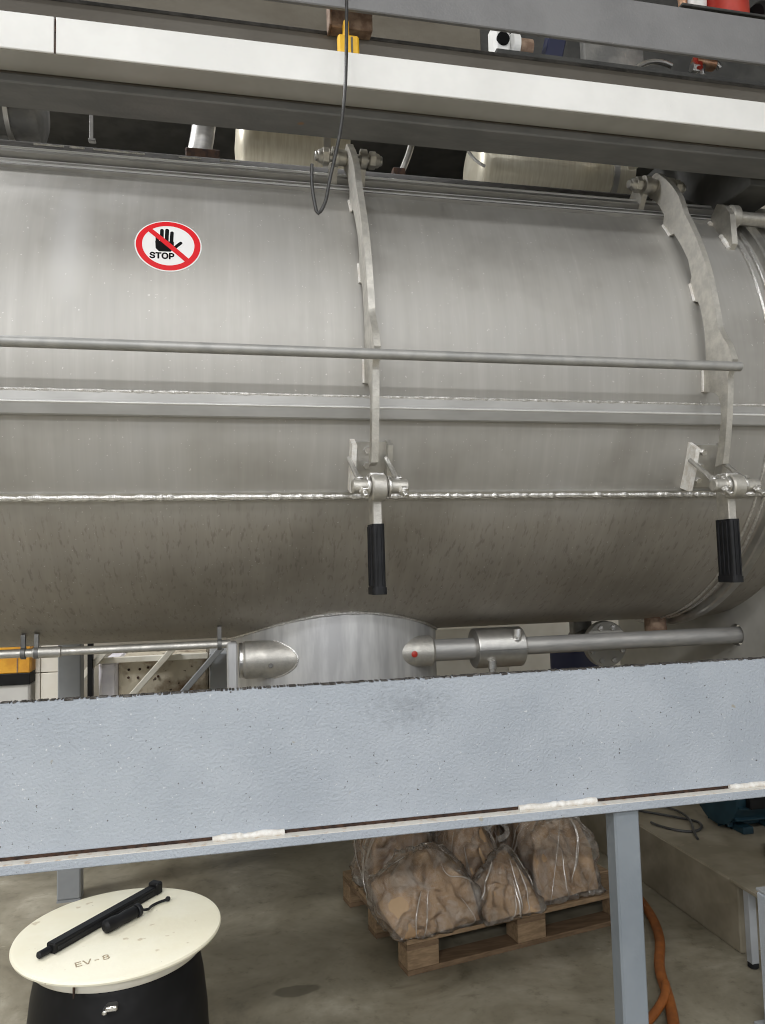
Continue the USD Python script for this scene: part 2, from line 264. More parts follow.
# ------------------------------------------------------------------ setting: hall
def struct(name, mesh, m, label): return single(name, mesh, m, label, kind='structure', smooth=False)
struct('floor', bx(-9, 8, -9, 6.9, -.2, 0), 'floor_concrete', 'stained trowelled grey brown concrete floor')
wall = struct('wall_back', bx(-9, 8, 6.6, 6.8, 0, 7), 'wall_beige', 'beige rear wall of the hall')
struct('wall_left', bx(-9.2, -9, -9, 6.8, 0, 7), 'wall_grey', 'plain grey side wall on the left')
struct('wall_right', bx(8, 8.2, -9, 6.8, 0, 7), 'wall_grey', 'plain grey side wall on the right')
struct('ceiling', bx(-9, 8, -9, 6.8, 7, 7.2), 'ceiling', 'pale hall ceiling')
for (x, y, z, lx, ly, inten) in ADDED_HALL_LAMPS:
    t = thing('added_ceiling_lamp', f"added unseen white rectangular ceiling luminaire, {'left' if x < -2 else 'right' if x > 2 else 'middle'} of the {'rear row' if y > 3 else 'row nearest the tank' if y > -4 else 'front row'}", 'lamp', (x, y, z), 'added hall ceiling lamps')  # lamps added out of view; rear ones brighten left floor, panels and vessels
    part(t, 'housing', bx(x - lx / 2 - .05, x + lx / 2 + .05, y - ly / 2 - .05, y + ly / 2 + .05, z + .02, z + .14, .01), 'paint_white')
    part(t, 'hanger', cat_([cyl((x + s * lx * .35, y, z + .14), (x + s * lx * .35, y, 7.0), .008, 8) for s in (-1, 1)]), 'dark_steel')
    L = UsdLux.RectLight.Define(stage, t + '/light'); L.CreateWidthAttr(lx); L.CreateHeightAttr(ly); L.CreateIntensityAttr(inten); L.CreateColorAttr(Gf.Vec3f(.985, .99, 1.0))

# ------------------------------------------------------------------ tank
Y0, Z0, R = 3.4, 2.39, 1.0
def pol(a, r, x=None):
    a = math.radians(a); q = (Y0 - r * math.cos(a), Z0 + r * math.sin(a)); return q if x is None else (x, *q)
def arc(a0, a1, r, n=12): return [pol(a, r) for a in np.linspace(a0, a1, n)]
def cyl_patch(poly, h0, h1, xc, ac, size=.012):
    """shapely polygon (s along X, t round the tank) as a plate lying on the shell between radii R+h0 and R+h1"""
    t = cat_([trimesh.creation.extrude_polygon(g, h1 - h0, engine='earcut') for g in getattr(poly, 'geoms', [poly])])
    v, f = trimesh.remesh.subdivide_to_size(t.vertices, t.faces, size)
    a = math.radians(ac) + v[:, 1] / R; r = R + h0 + v[:, 2]
    return trimesh.Trimesh(np.c_[xc + v[:, 0], Y0 - r * np.cos(a), Z0 + r * np.sin(a)], f[:, ::1], process=False)
def bead(pts, r, seed, lump=.35, n=8):
    P = np.asarray(pts, float); k = len(P)
    rr = r * (1 + lump * (meshkit.noise(np.c_[P * 70.], seed) - .5) * 2); return tube(P, rr, n)
tank = thing('steel_tank', 'large horizontal brushed stainless steel tank with long hinged door, filling the middle of the picture', 'tank', (0.9, Y0, Z0))
shell = lathe([(.01, .74), (R * .6, .78), (R * .9, .88), (R * .985, .95), (R, 1.0), (R, 2.4), (R, 3.6), (R, 4.02), (R, 4.5), (R * .985, 4.56), (R * .9, 4.64), (R * .6, 4.76), (.01, 4.8)], (-2.0, Y0, Z0), (1, 0, 0), 256)
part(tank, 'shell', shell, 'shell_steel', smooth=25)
# top door rail: stepped bars along the shell
def rail(x0, x1):
    out = []
    for a, r, h, w in ((39.7, 1.0, .010, .010), (41.6, 1.0, .008, .022), (44.9, 1.0, .022, .030)):
        c = pol(a, r); t = extr_x(Polygon([pol(a - math.degrees(w / 2), R - .01), pol(a + math.degrees(w / 2), R - .01), pol(a + math.degrees(w / 2 * .8), R + h), pol(a - math.degrees(w / 2 * .8), R + h)]).buffer(.003, resolution=2).buffer(0), x0, x1); out.append(t)
    return out
for t in rail(-1.0, 2.02): part(tank, 'door_rail', t, 'rail_steel')
for a, h, r in ((46.0, .021, .009), (42.9, .006, .003), (40.2, .009, .007)): part(tank, 'rail_highlight', cyl((-1.0, *pol(a, R + h)), (2.02, *pol(a, R + h)), r, 12), 'painted_highlight')  # thin pale rods: highlight lines of the rail put into the colour
part(tank, 'top_plate', extr_x(Polygon(arc(46.5, 60, R - .01, 10) + arc(60, 46.5, R + .012, 10)), -1.0, 2.06), 'dark_matte')
xs = np.arange(-.62, .02, .004)
for a, b in ((-.62, -.52), (-.50, -.45), (-.42, -.24), (-.12, -.04), (.03, .1)):
    part(tank, 'weld_spatter', bead([pol(53.5 + .4 * math.sin(x * 9), R + .013, x) for x in np.linspace(a, b, 14)], .005, 3, .6), 'weld')
# mid ledge bar and its bead
part(tank, 'ledge_bar', extr_x(Polygon([pol(-9.0, R - .01), pol(-9.3, R + .006), pol(-10.9, R + .010), pol(-11.0, R + .026), pol(-11.2, R + .030), pol(-13.1, R + .030), pol(-13.4, R + .027), pol(-13.6, R - .01)]), -1.0, 2.3), 'ledge_steel', smooth=20)
part(tank, 'ledge_highlight', cyl((-1.0, *pol(-11.15, R + .0285)), (2.3, *pol(-11.15, R + .0285)), .0042, 12), 'painted_highlight')  # pale rod painting the bright line on the ledge
part(tank, 'bead', bead([pol(-9.15, R + .002, x) for x in np.linspace(-1, 2.3, 560)], .0055, 5, .4), 'weld')
part(tank, 'lip', extr_x(Polygon(arc(-27.4, -28.9, R - .01, 4) + arc(-28.9, -27.4, R + .010, 4)), -1.0, 2.3), 'steel')
part(tank, 'weld_seam', bead([pol(-28.3, R + .009, x) for x in np.linspace(-1, 2.3, 700)], .0095, 9, .4), 'weld', 'shiny lumpy weld bead along the tank')
# end rings
for x, r, w in ((2.02, .006, .007), (2.055, .007, .008)):
    a = np.linspace(-120, 75, 260); part(tank, 'ring_bead', bead([pol(q, R + .003, x) for q in a], r, 11, .2), 'weld')
part(tank, 'end_ring', trimesh.Trimesh(*(lambda t: (t.vertices, t.faces))(lathe([(R - .02, 0), (R + .028, .002), (R + .034, .008), (R + .034, .04), (R + .028, .046), (R - .02, .048)], (2.08, Y0, Z0), (1, 0, 0), 200, cap=False)), process=False), 'steel')
# neck under the belly with tube stubs
NX, NR = .504, .459
prof = []; V = []; F = []; n = 120
A = np.arange(n) * 2 * PI / n
px, py = NX + NR * np.cos(A), Y0 + NR * np.sin(A); zt = Z0 - np.sqrt(R * R - (py - Y0) ** 2)
V = np.vstack([np.c_[px, py, zt + .02], np.c_[px, py, np.full(n, .98)]]); F = [(i, (i + 1) % n, n + (i + 1) % n) for i in range(n)] + [(i, n + (i + 1) % n, n + i) for i in range(n)]
V = np.vstack([V, [[NX, Y0, .98]]]); F += [(n + i, n + (i + 1) % n, 2 * n) for i in range(n)]
tn = trimesh.Trimesh(V, [f[::-1] for f in F], process=False)
neck = part(tank, 'neck', tn, 'neck_steel', 'cylindrical neck under the tank belly')
loop = np.r_[A, A[:1]]; part(neck, 'neck_weld', bead([(NX + (NR + .004) * math.cos(a), Y0 + (NR + .004) * math.sin(a), Z0 - math.sqrt(R * R - (NR * math.sin(a)) ** 2) - .003) for a in np.linspace(0, 2 * PI, 200)], .006, 4, .35), 'weld')
part(neck, 'corner_bracket', bx(.035, .075, 2.99, 3.06, .95, 1.40, .006), 'neck_steel')
SY, SZ = 3.06, 1.324
def stub(x0, x1, r, flip):
    prof = [(r * .86, 0), (r, .010), (r, x1 - x0)]
    return lathe(prof, (x1 if flip else x0, SY, SZ), (-1, 0, 0) if flip else (1, 0, 0), 40)
s1 = part(neck, 'tube_stub', stub(.095, .45, .073, False), 'cast_steel')
part(neck, 'stub_collar', cyl((.081, SY, SZ), (.097, SY, SZ), .068, 36, .003), 'bright_steel')
part(neck, 'stub_screw', cyl((.20, SY - .070, SZ - .018), (.20, SY - .079, SZ - .018), .009, 16, .002), 'dark_steel')
part(neck, 'tube_stub', stub(.58, .868, .0625, True), 'cast_steel')
part(neck, 'paint_mark', lathe([(.012, 0), (.013, .003), (.008, .006)], (.775, SY - .0618, SZ - .004), (0, -1, 0), 14), 'red_paint', 'red paint dab on the right tube stub')
saddle = np.array([(NX + s * (math.sqrt(max(NR ** 2 - (Y0 - SY + .0635 * math.cos(b)) ** 2, 0)) if (Y0 - SY + .0635 * math.cos(b)) < NR else 0), SY - .0635 * math.cos(b), SZ + .062 * math.sin(b)) for s in (1,) for b in np.linspace(-1.5, 1.5, 30)])
b71 = [(NX - math.sqrt(max(NR ** 2 - (Y0 - SY + .0738 * math.cos(b)) ** 2, 0)), SY - .0738 * math.cos(b), SZ + .0738 * math.sin(b)) for b in np.linspace(-1.35, 1.35, 30)]
part(neck, 'stub_weld', bead(b71, .004, 8, .3), 'weld')
# saddle plate at the tank's right end, with the shaft's hole
sp = Polygon([(2.72, .9), (4.1, .9), (4.1, 1.75), (2.72, 1.75)]).difference(Point(SY, SZ).buffer(.05))
part(tank, 'saddle_plate', extr_x(sp, 2.30, 2.33), 'plate_steel', 'flat steel plate under the tank end')
# small stubs and flange under the belly
part(tank, 'drain_socket', lathe([(.046, 0), (.05, .008), (.05, .16)], (2.02, 3.26, 1.31), (0, 0, 1), 28), 'rust_brown', 'short brownish socket under the belly')
fl = part(tank, 'pipe_flange', lathe([(.05, -.02), (.103, -.018), (.107, -.012), (.107, .012), (.103, .018), (.05, .02)], (1.787, 3.32, 1.285), (0, 1, 0), 48), 'plate_steel')
for k in range(8):
    a = PI / 8 + k * PI / 4; c = (1.787 + .082 * math.cos(a), 3.302, 1.285 + .082 * math.sin(a)); part(fl, 'bolt', hexnut(c, (0, -1, 0), .013, .012), 'bright_steel')
part(tank, 'branch_pipe', cat_([cyl((1.787, 3.33, 1.285), (1.787, 3.6, 1.285), .055, 24), cyl((1.787, 3.56, 1.26), (1.787, 3.56, 1.45), .055, 24)]), 'dark_steel')
# hinge lug at the right end of the door
lg = part(tank, 'hinge_lug', extr_x(Polygon([pol(40, .985), pol(40, 1.07), pol(37.5, 1.085), pol(35, 1.08), pol(29.5, 1.02), pol(29, .985)]).buffer(.006).buffer(0), 1.97, 1.995), 'cast_steel')
part(lg, 'lug_weld', bead([pol(a, R + .003, 1.965) for a in np.linspace(29, 33.5, 24)], .010, 3, .4), 'weld_paint'); part(lg, 'lug_weld', bead([pol(a, R + .003, 1.962) for a in np.linspace(38.5, 40.5, 10)], .010, 4, .4), 'weld_paint')
part(lg, 'boss', cyl((1.99, *pol(36.5, 1.055)), (2.03, *pol(36.5, 1.055)), .047, 32, .006), 'cast_steel')
single('hinge_pin', cyl((2.032, *pol(36.5, 1.055)), (2.6, *pol(36.5, 1.055)), .026, 24, .002), 'cast_steel', 'round grey pin running right from the hinge lug at the tank end', 'pin')

# ------------------------------------------------------------------ clamp levers over the door
OUT = [(45.2, 1.136), (42, 1.138), (38.7, 1.136), (35.5, 1.130), (31.5, 1.109), (25.6, 1.106), (20, 1.105), (15, 1.103), (10, 1.101), (4.6, 1.104), (2.6, 1.122), (.7, 1.146), (-2.0, 1.166), (-4.5, 1.141), (-8.6, 1.141), (-14, 1.144), (-19.8, 1.150)]
INN = [(-20.8, 1.109), (-18.4, 1.110), (-12.4, 1.111), (-9.7, 1.104), (-7.9, 1.09), (-7.2, 1.07), (-6.9, 1.045), (-6.7, 1.003), (-2.1, 1.003), (-.9, 1.021), (2.8, 1.027), (6.7, 1.029), (11.2, 1.027), (12.5, 1.020), (13, 1.004), (17.5, 1.003), (18.6, 1.021), (22.5, 1.032), (27.2, 1.028), (31.2, 1.024), (32.0, 1.006), (36.3, 1.004), (37.6, 1.035), (41.1, 1.045), (44.2, 1.047)]
def dens(L): 
    out = []
    for (a, r), (b, s) in zip(L, L[1:]):
        for t in np.linspace(0, 1, max(2, int(abs(a - b) / 1.0) + 1))[:-1]: out.append((a + (b - a) * t, r + (s - r) * t))
    return out + [L[-1]]
strap_poly = Polygon([pol(a, r) for a, r in dens(OUT)] + [pol(a, r) for a, r in dens(INN)]).union(Point(*pol(45.4, 1.090)).buffer(.048, resolution=10)).buffer(0)
def clamp(X, label):
    th = .022; t = thing('clamp_lever', label, 'clamp', (X, *pol(0, 1.1)), None)
    part(t, 'strap', extr_x(strap_poly, X, X + th), 'cast_steel', smooth=30)
    for a0, a1 in ((-6.6, -2.2), (13.1, 17.4), (32.1, 36.2)):
        part(t, 'foot_pad', extr_x(Polygon(arc(a0, a1, 1.001, 6) + arc(a1, a0, 1.008, 6)), X - .006, X + .0), 'weld_paint', 'pale welded pad where the strap meets the shell')
    pc = pol(45.4, 1.090)
    for s, x in ((-1, X - .052), (1, X + th + .030)):
        part(t, 'lug', extr_x(unary_union([Point(*pc).buffer(.036), Polygon([pol(43.5, .995), pol(49.5, .995), pol(48.3, 1.09), pol(44.4, 1.09)])]), x, x + .022), 'cast_steel')
    part(t, 'pivot_bolt', cyl((X - .115, *pc), (X + .135, *pc), .017, 20, .003), 'steel')
    part(t, 'spacer', cyl((X - .030, *pc), (X, *pc), .028, 24, .002), 'cast_steel')
    for x, d in ((X - .062, -1), (X + th + .062, 1)):
        part(t, 'pivot_nut', hexnut((x, *pc), (d, 0, 0), .031, .026), 'cast_steel')
        part(t, 'dome_cap', lathe([(.026, 0), (.024, .012), (.016, .021), (.004, .025)], (x + d * .024, *pc), (d, 0, 0), 20), 'cast_steel')
    # latch: bracket on the shell, studs, cross bar, handle
    by = 2.284; bz = 1.921
    br = part(t, 'latch_bracket', extr_x(Polygon(arc(-17.5, -26.5, .995, 8) + arc(-26.5, -17.5, 1.012, 8)), X - .028, X + .09), 'steel')
    for x in (X - .045, X + .075):
        part(br, 'cheek', extr_x(Polygon(arc(-17.0, -27, .995, 8) + arc(-26.6, -17.8, 1.052, 8)), x, x + .016), 'weld_paint' if x < X else 'steel')
    for a in (-19, -22, -25):
        part(br, 'bolt', hexnut(pol(a, 1.012, X + .012), (0, -math.cos(math.radians(a)), math.sin(math.radians(a))), .012, .012), 'bright_steel')
    P0, P1 = np.array([0, 2.43, 2.03]), np.array([.018, 2.235, 1.885]); ud = (P1 - P0) / np.linalg.norm(P1 - P0)
    for x in (X - .052, X + th + .050):
        o = np.array([x, 0, 0]); st = part(t, 'stud', cyl(o + P0, o + P1, .0085, 14, .002), 'bright_steel')
        for q in (.56, .84): part(st, 'nut', hexnut(o + P0 + (P1 - P0) * q, ud, .0165, .014), 'bright_steel')
    part(t, 'cross_bar', cyl((X - .070, by, bz), (X + th + .085, by, bz), .022, 24, .004), 'cast_steel')
    part(t, 'lever_head', cyl((X - .012, by, bz - .004), (X + .036, by, bz - .004), .042, 28, .005), 'cast_steel')
    part(t, 'head_tab', bx(X - .014, X + .034, by + .0, by + .06, bz + .02, bz + .045, .004), 'bright_steel')
    for x in (X - .026, X + .040): part(t, 'washer', cyl((x, by, bz), (x + .010, by, bz), .033, 24, .002), 'bright_steel')
    part(t, 'handle_bar', bx(X - .004, X + .026, 2.296, 2.362, 1.78, 1.92, .003), 'cast_steel')
    gp = sbox(X - .009, 2.284, X + .031, 2.372).buffer(-.012).buffer(.012, resolution=3)
    g = trimesh.creation.extrude_polygon(gp, .208, engine='earcut'); g.apply_translation([0, 0, 1.598])
    gr = part(t, 'grip', g, 'black_rubber', 'black rubber handgrip', smooth=50)
    part(gr, 'grip_end', trimesh.creation.extrude_polygon(gp.buffer(.003), .022, engine='earcut').apply_translation([0, 0, 1.588]), 'black_rubber', smooth=50)
    for y in (2.306, 2.328, 2.35): part(gr, 'rib', bx(X - .0125, X - .007, y - .003, y + .003, 1.615, 1.80, .001), 'black_rubber')
    for x in (X + .004, X + .020): part(gr, 'rib', bx(x - .002, x + .002, 2.2805, 2.287, 1.615, 1.80, .001), 'black_rubber')
    return t
clamp(.478, 'curved steel clamp lever with black grip mid tank, cable before its top')
clamp(1.73, 'curved steel clamp lever with black grip nearest the right end of the tank')
single('link_rod', cyl((-2.0, 2.215, 2.318), (1.745, 2.215, 2.318), .016, 24, .003), 'rod_steel', 'long round horizontal bar crossing both clamp straps on the tank front', 'rod')

# ------------------------------------------------------------------ hand sign on the shell
sg = thing('stop_sign', 'round red and white sticker with black hand and STOP on the tank', 'sign', pol(19.3, 1.0, -.140))
SA, SX, SR = 19.35, -.140, .104
disc = Point(0, 0).buffer(SR, resolution=32)
part(sg, 'backing', cyl_patch(disc, -.002, .0012, SX, SA), 'sign_white', smooth=False)
part(sg, 'red_ring', cyl_patch(Point(0, 0).buffer(SR - .004, resolution=32).difference(Point(0, 0).buffer(SR - .023, resolution=32)), .0012, .0016, SX, SA), 'red', smooth=False)
sl = LineString([(-.062, .062), (.064, -.064)]).buffer(.0085, cap_style=2)
part(sg, 'slash', cyl_patch(sl, .0018, .0022, SX, SA), 'red', smooth=False)
fing = [LineString([(x, .0), (x2, y)]).buffer(w, resolution=6) for x, x2, y, w in ((-.0335, -.036, .042, .0052), (-.0205, -.021, .060, .0058), (-.0055, -.0050, .062, .0060), (.009, .0105, .052, .0056))]
palm = Polygon([(-.039, .012), (.0148, .012), (.0148, -.012), (.006, -.026), (-.028, -.026), (-.037, -.016)]).buffer(.002)
thumb = LineString([(.008, -.018), (.022, -.008), (.038, .010)]).buffer(.0055, resolution=6)
part(sg, 'hand', cyl_patch(unary_union(fing + [palm, thumb]).buffer(0), .0012, .0016, SX, SA), 'sign_black', smooth=False)
tx = meshkit.text_mesh('STOP', .022, .0006, bold=True); tx = cat_([tx.copy().apply_translation([dx, dy, .0001 * k]) for k, (dx, dy) in enumerate(((0, 0), (.0018, 0), (.0009, .0007), (.0009, -.0007)))]); v, f = trimesh.remesh.subdivide_to_size(tx.vertices, tx.faces, .012)
w = v[:, 0].max(); s = (v[:, 0] - w / 2) * (.078 / w) - .020; a = math.radians(SA) + (v[:, 1] - .056) / R; r = R + .0012 + v[:, 2]
part(sg, 'lettering', trimesh.Trimesh(np.c_[SX + s, Y0 - r * np.cos(a), Z0 + r * np.sin(a)], f, process=False), 'sign_black', smooth=False)

# ------------------------------------------------------------------ shaft with coupling
sh = thing('drive_shaft', 'horizontal steel shaft with split coupling from the neck to the tank end plate', 'shaft', (1.1, SY, SZ))
part(sh, 'thick_shaft', cyl((.868, SY, SZ), (1.08, SY, SZ), .045, 32), 'shaft_steel')
part(sh, 'thin_shaft', cyl((1.10, SY, SZ), (2.40, SY, SZ), .0375, 32), 'shaft_steel')
cp = part(sh, 'coupling', lathe([(.070, 0), (.080, .003), (.083, .008), (.083, .206), (.080, .211), (.070, .214)], (1.044, SY, SZ), (1, 0, 0), 48), 'steel')
part(cp, 'split_line', bx(1.043, 1.26, SY - .0845, SY - .08, SZ - .006, SZ - .001), 'dark_steel')
for x, z, d in ((1.10, SZ - .062, 1), (1.215, SZ + .062, 1)):
    part(cp, 'clamp_screw', cat_([cyl((x, SY - .075, z - .018), (x, SY - .075, z + .018), .017, 20, .002), hexnut((x, SY - .075, z - .03 * d), (0, 0, 1), .015, .014)]), 'bright_steel')

# ------------------------------------------------------------------ girder in front of the tank
gd = thing('steel_girder', 'wide pale blue-grey painted steel girder running across below the tank', 'girder', (.6, 2.35, 1.1))
N = 360; gx = np.linspace(-2.6, 3.0, N)
part(gd, 'web', bx(-2.6, 3.0, 2.35, 2.372, .896, 1.319, .002), 'paint_blue')
# chipped top edge: thin broken dark and pale flakes
ch = []; x = -1.2
while x < 2.4:
    L = .003 + .022 * rng.random() ** 2; h = .001 + .004 * rng.random() ** 2
    ch.append(bx(x, x + L, 2.3485 - .001 * rng.random(), 2.372, 1.3195 - h, 1.320 + .0025 * rng.random(), .0008)); x += L + .001 + .010 * rng.random() ** 3
part(gd, 'chipped_edge', cat_(ch), 'chip', 'dark chipped paint along the upper edge', kind='stuff')
part(gd, 'flange', bx(-2.6, 3.0, 2.316, 2.46, .8575, .886, .003), 'paint_blue')
part(gd, 'primer_line', bx(-2.6, 3.0, 2.3165, 2.352, .8845, .8865, 0), 'primer', 'bare cream primer strip on top of the flange')
part(gd, 'rust_gap', bx(-2.6, 3.0, 2.3515, 2.37, .886, .896, 0), 'rust', 'dark rusty gap between web and flange')
for a, b in ((-.02, .19), (.935, 1.205), (1.70, 2.1), (-1.3, -1.0)):
    part(gd, 'weld_bead', bead([(x, 2.345, .893 + .001 * math.sin(x * 60)) for x in np.linspace(a, b, 80)], .0095, 21, .35, 10), 'weld_paint', 'white painted stitch weld')
def post(label, x0, x1, y0, y1, z1, m='paint_post', shape='channel', holes=False):
    t = thing('support_post', label, 'post', ((x0 + x1) / 2, (y0 + y1) / 2, 0))
    part(t, 'column', bx(x0, x1, y0, y1, .012, z1, .006), m)
    part(t, 'base_plate', bx(x0, x1, y0, y1, 0, .012), m)
    return t
post('blue-grey steel post standing under the girder, right of the wrapped bags', 1.262, 1.352, 2.335, 2.40, .858)
post('grey steel post behind the drum at the left', -.818, -.703, 4.3, 4.40, 1.62, 'paint_grey')
post('far grey steel post at the left edge, farther back than the other left post', -1.02, -.89, 4.85, 4.97, .75, 'paint_grey')

# ------------------------------------------------------------------ overhead beams
pb = thing('platform_beam', 'dark grey overhead beam with white painted square tube along its front', 'beam', (.6, 2.31, 3.2))
for a, b in ((-2.6, -.436), (-.431, 3.2)):
    part(pb, 'white_fascia', bx(a, b, 2.2, 2.207, 3.153, 3.262, .002), 'paint_white')
part(pb, 'joint_plug', bx(-.437, -.430, 2.203, 2.208, 3.156, 3.258), 'rust')
part(pb, 'square_tube', bx(-2.6, 3.2, 2.2065, 2.304, 3.152, 3.260, .003), 'tube_grey')
part(pb, 'lower_flange', bx(-2.6, 3.2, 2.306, 2.44, 3.120, 3.150, .004), 'paint_beam')
part(pb, 'web', bx(-2.6, 3.2, 2.312, 2.33, 3.15, 3.402, 0), 'paint_web')
part(pb, 'upper_flange', bx(-2.6, 3.2, 2.308, 2.44, 3.392, 3.404, .002), 'dark_matte')
ub = single('upper_beam', bx(-1.6, 3.2, 2.2, 2.216, 3.404, 3.572, .003), 'paint_upper', 'blue-grey painted beam across the top right corner', 'beam')
single('rear_beam', bx(-2.6, 1.12, 2.9, 2.95, 3.52, 3.98, .004), 'paint_brown', 'olive brown beam behind the gap at the top left', 'beam')
single('cross_beam', bx(2.02, 2.20, 2.45, 5.0, 3.10, 3.50, .004), 'deck', 'dark cross beam running back above the right end of the tank', 'beam')
single('added_deck_plate', bx(-1.4, 3.4, 3.75, 5.2, 4.05, 4.09), 'deck', 'added dark deck above the tank that keeps the gap dark', 'platform')  # deck added to keep the gap beneath it dark
single('gap_backdrop', bx(-2.4, 3.4, 4.75, 4.8, 3.0, 4.05), 'deck', 'added dark backdrop sheet behind the pipes above the tank', 'panel')  # sheet added so the gap behind the pipes stays black
bk = thing('tag_bracket', 'rusty brown bracket on the overhead beam above the yellow tag', 'bracket', (.45, 2.3, 3.45))
part(bk, 'front_plate', bx(.372, .508, 2.262, 2.311, 3.388, 3.455, .004), 'rust_brown')
part(bk, 'side_plate', bx(.366, .3735, 2.25, 2.31, 3.385, 3.52, .002), 'rust_brown')
part(bk, 'top_plate', bx(.372, .508, 2.275, 2.308, 3.450, 3.51, .004), 'paint_brown')
yt = thing('yellow_tag', 'yellow plastic tag hanging below the rusty bracket', 'tag', (.42, 2.24, 3.28))
part(yt, 'tag_body', bx(.388, .455, 2.225, 2.255, 3.263, 3.340, .006), 'yellow'); part(yt, 'loop', bx(.408, .425, 2.232, 2.265, 3.330, 3.392, .003), 'yellow')
part(yt, 'rib', bx(.428, .434, 2.221, 2.226, 3.266, 3.33, .001), 'paint_brown')
cab = [(.41, 2.12, 3.62), (.40, 2.12, 3.42), (.393, 2.11, 3.25), (.387, 2.10, 3.13), (.372, 2.10, 2.98), (.350, 2.10, 2.87), (.326, 2.10, 2.765), (.308, 2.10, 2.705), (.296, 2.10, 2.690), (.287, 2.10, 2.715), (.280, 2.10, 2.77), (.281, 2.10, 2.835)]
single('hanging_cable', tube(spline(cab, 90), .0052, 10), 'cable', 'thin dark cable hanging from above with a hooked lower end', 'cable')

# ------------------------------------------------------------------ things above the tank, in the slot under the beams
def vessel(label, x0, x1, y, z, r, m='vessel_steel'):
    y, z, r = 3.36, 3.575, .175
    t = thing('overhead_vessel', label, 'vessel', ((x0 + x1) / 2, y, z))
    part(t, 'body', lathe([(.01, 0), (r * .6, .006), (r * .82, .018), (r * .94, .04), (r, .08), (r, x1 - x0)], (x0, y, z), (1, 0, 0), 48), m)
    part(t, 'band', lathe([(r * .98, 0), (r + .012, .001), (r + .012, .03), (r * .98, .031)], (x1 - .12, y, z), (1, 0, 0), 48, cap=False), 'steel')
    for s in (.3, .75): part(t, 'cradle', bx(x0 + (x1 - x0) * s - .03, x0 + (x1 - x0) * s + .03, y + .02, y + .2, 3.30, z - r * .6, .003), 'dark_steel')
    return t
vessel('pale shiny vessel above the tank, left of the middle clamp', .10, .60, 3.25, 3.68, .16)
vessel('pale shiny vessel above the tank, right of the middle clamp', 1.21, 2.0, 3.25, 3.65, .17)
lp = thing('overhead_pipe', 'dark round pipe end above the tank at the left edge', 'pipe', (-1.2, 3.2, 3.6))
part(lp, 'pipe', lathe([(.13, 0), (.13, 1.0), (.125, 1.02), (.09, 1.035), (.01, 1.04)], (-1.7, 3.2, 3.57), (1, 0, 0), 40), 'dark_steel')
part(lp, 'rim', lathe([(.12, 0), (.142, .002), (.142, .02), (.12, .022)], (-.80, 3.2, 3.57), (1, 0, 0), 40, cap=False), 'steel')
hk = thing('angle_clip', 'small steel angle clip above the tank rail at the left', 'bracket', (-.447, 2.92, 3.4))
part(hk, 'upright', bx(-.453, -.438, 2.918, 2.924, 3.305, 3.52, .001), 'dark_steel'); part(hk, 'toe', bx(-.453, -.428, 2.90, 2.924, 3.298, 3.306, .001), 'dark_steel')
sb_ = thing('pipe_saddle', 'short curved steel pipe saddle with rusty foot above the tank rail', 'saddle', (-.03, 3.1, 3.36))
part(sb_, 'band', tube([(-.06 + .03 * math.sin(q * 1.2), 3.10, 3.36 + q * .16) for q in np.linspace(0, 2, 14)], .048, 18), 'shaft_steel'); part(sb_, 'foot', bx(-.105, .03, 3.04, 3.15, 3.325, 3.385, .004), 'rust')
rh = thing('curved_strap', 'small rusty curved strap above the rail right of the middle clamp', 'bracket', (.80, 3.1, 3.36))
part(rh, 'strap', tube(spline([(.79, 3.10, 3.35), (.82, 3.10, 3.42), (.85, 3.10, 3.50), (.865, 3.10, 3.60)], 20), .014, 8), 'steel'); part(rh, 'foot', bx(.765, .82, 3.08, 3.12, 3.325, 3.40, .003), 'rust')
def rimring(label, x, y, z, r, tilt=0.):
    a = np.linspace(PI * .62, PI * 1.45, 40)
    return single('clamp_ring', tube([(x + .02 * math.cos(q) + r * math.cos(q) * math.sin(tilt), y + r * math.cos(q) * math.cos(tilt) * .3, z + r * math.sin(q)) for q in a], .007, 10), 'bright_steel', label, 'ring')
rimring('bright curved clamp ring just left of the right overhead vessel', 1.22, 3.12, 3.60, .14, .9)
el = thing('pipe_elbow', 'bright rounded elbow end above the tank beside the right clamp bolt', 'pipe', (1.80, 3.0, 3.5))
part(el, 'bend', tube(spline([(1.85, 2.95, 3.44), (1.845, 2.97, 3.50), (1.86, 3.0, 3.57), (1.92, 3.05, 3.66)], 24), .035, 16), 'vessel_steel')

# clutter glimpsed above the upper beam and in the slot below it
single('cable_tray', bx(1.05, 2.5, 2.56, 2.90, 3.59, 3.61, .002), 'deck', 'dark shelf plate carrying the fittings in the slot under the upper beam', 'shelf')
us = thing('upper_shelf', 'dark shelf behind the upper beam carrying the red canister', 'shelf', (2.2, 2.5, 3.77))
part(us, 'plate', bx(1.75, 2.75, 2.42, 2.66, 3.772, 3.782, .002), 'deck')
for x in (2.55, 2.72): part(us, 'bracket', bx(x, x + .012, 2.216, 2.66, 3.50, 3.772), 'deck')
single('slot_backing', bx(1.0, 3.3, 3.2, 3.6, 3.9, 5.0, .01), 'deck', 'added dark backing box behind the fittings at the top right', 'housing')  # box added to darken the background of the slot
va = thing('white_valve', 'white valve body with dark round bore in the slot under the upper beam', 'valve', (1.16, 2.7, 3.76))
part(va, 'body', bx(1.10, 1.17, 2.70, 2.78, 3.61, 3.83, .012), 'paint_white'); part(va, 'bore', cyl((1.135, 2.69, 3.755), (1.135, 2.705, 3.755), .026, 20), 'sign_black')
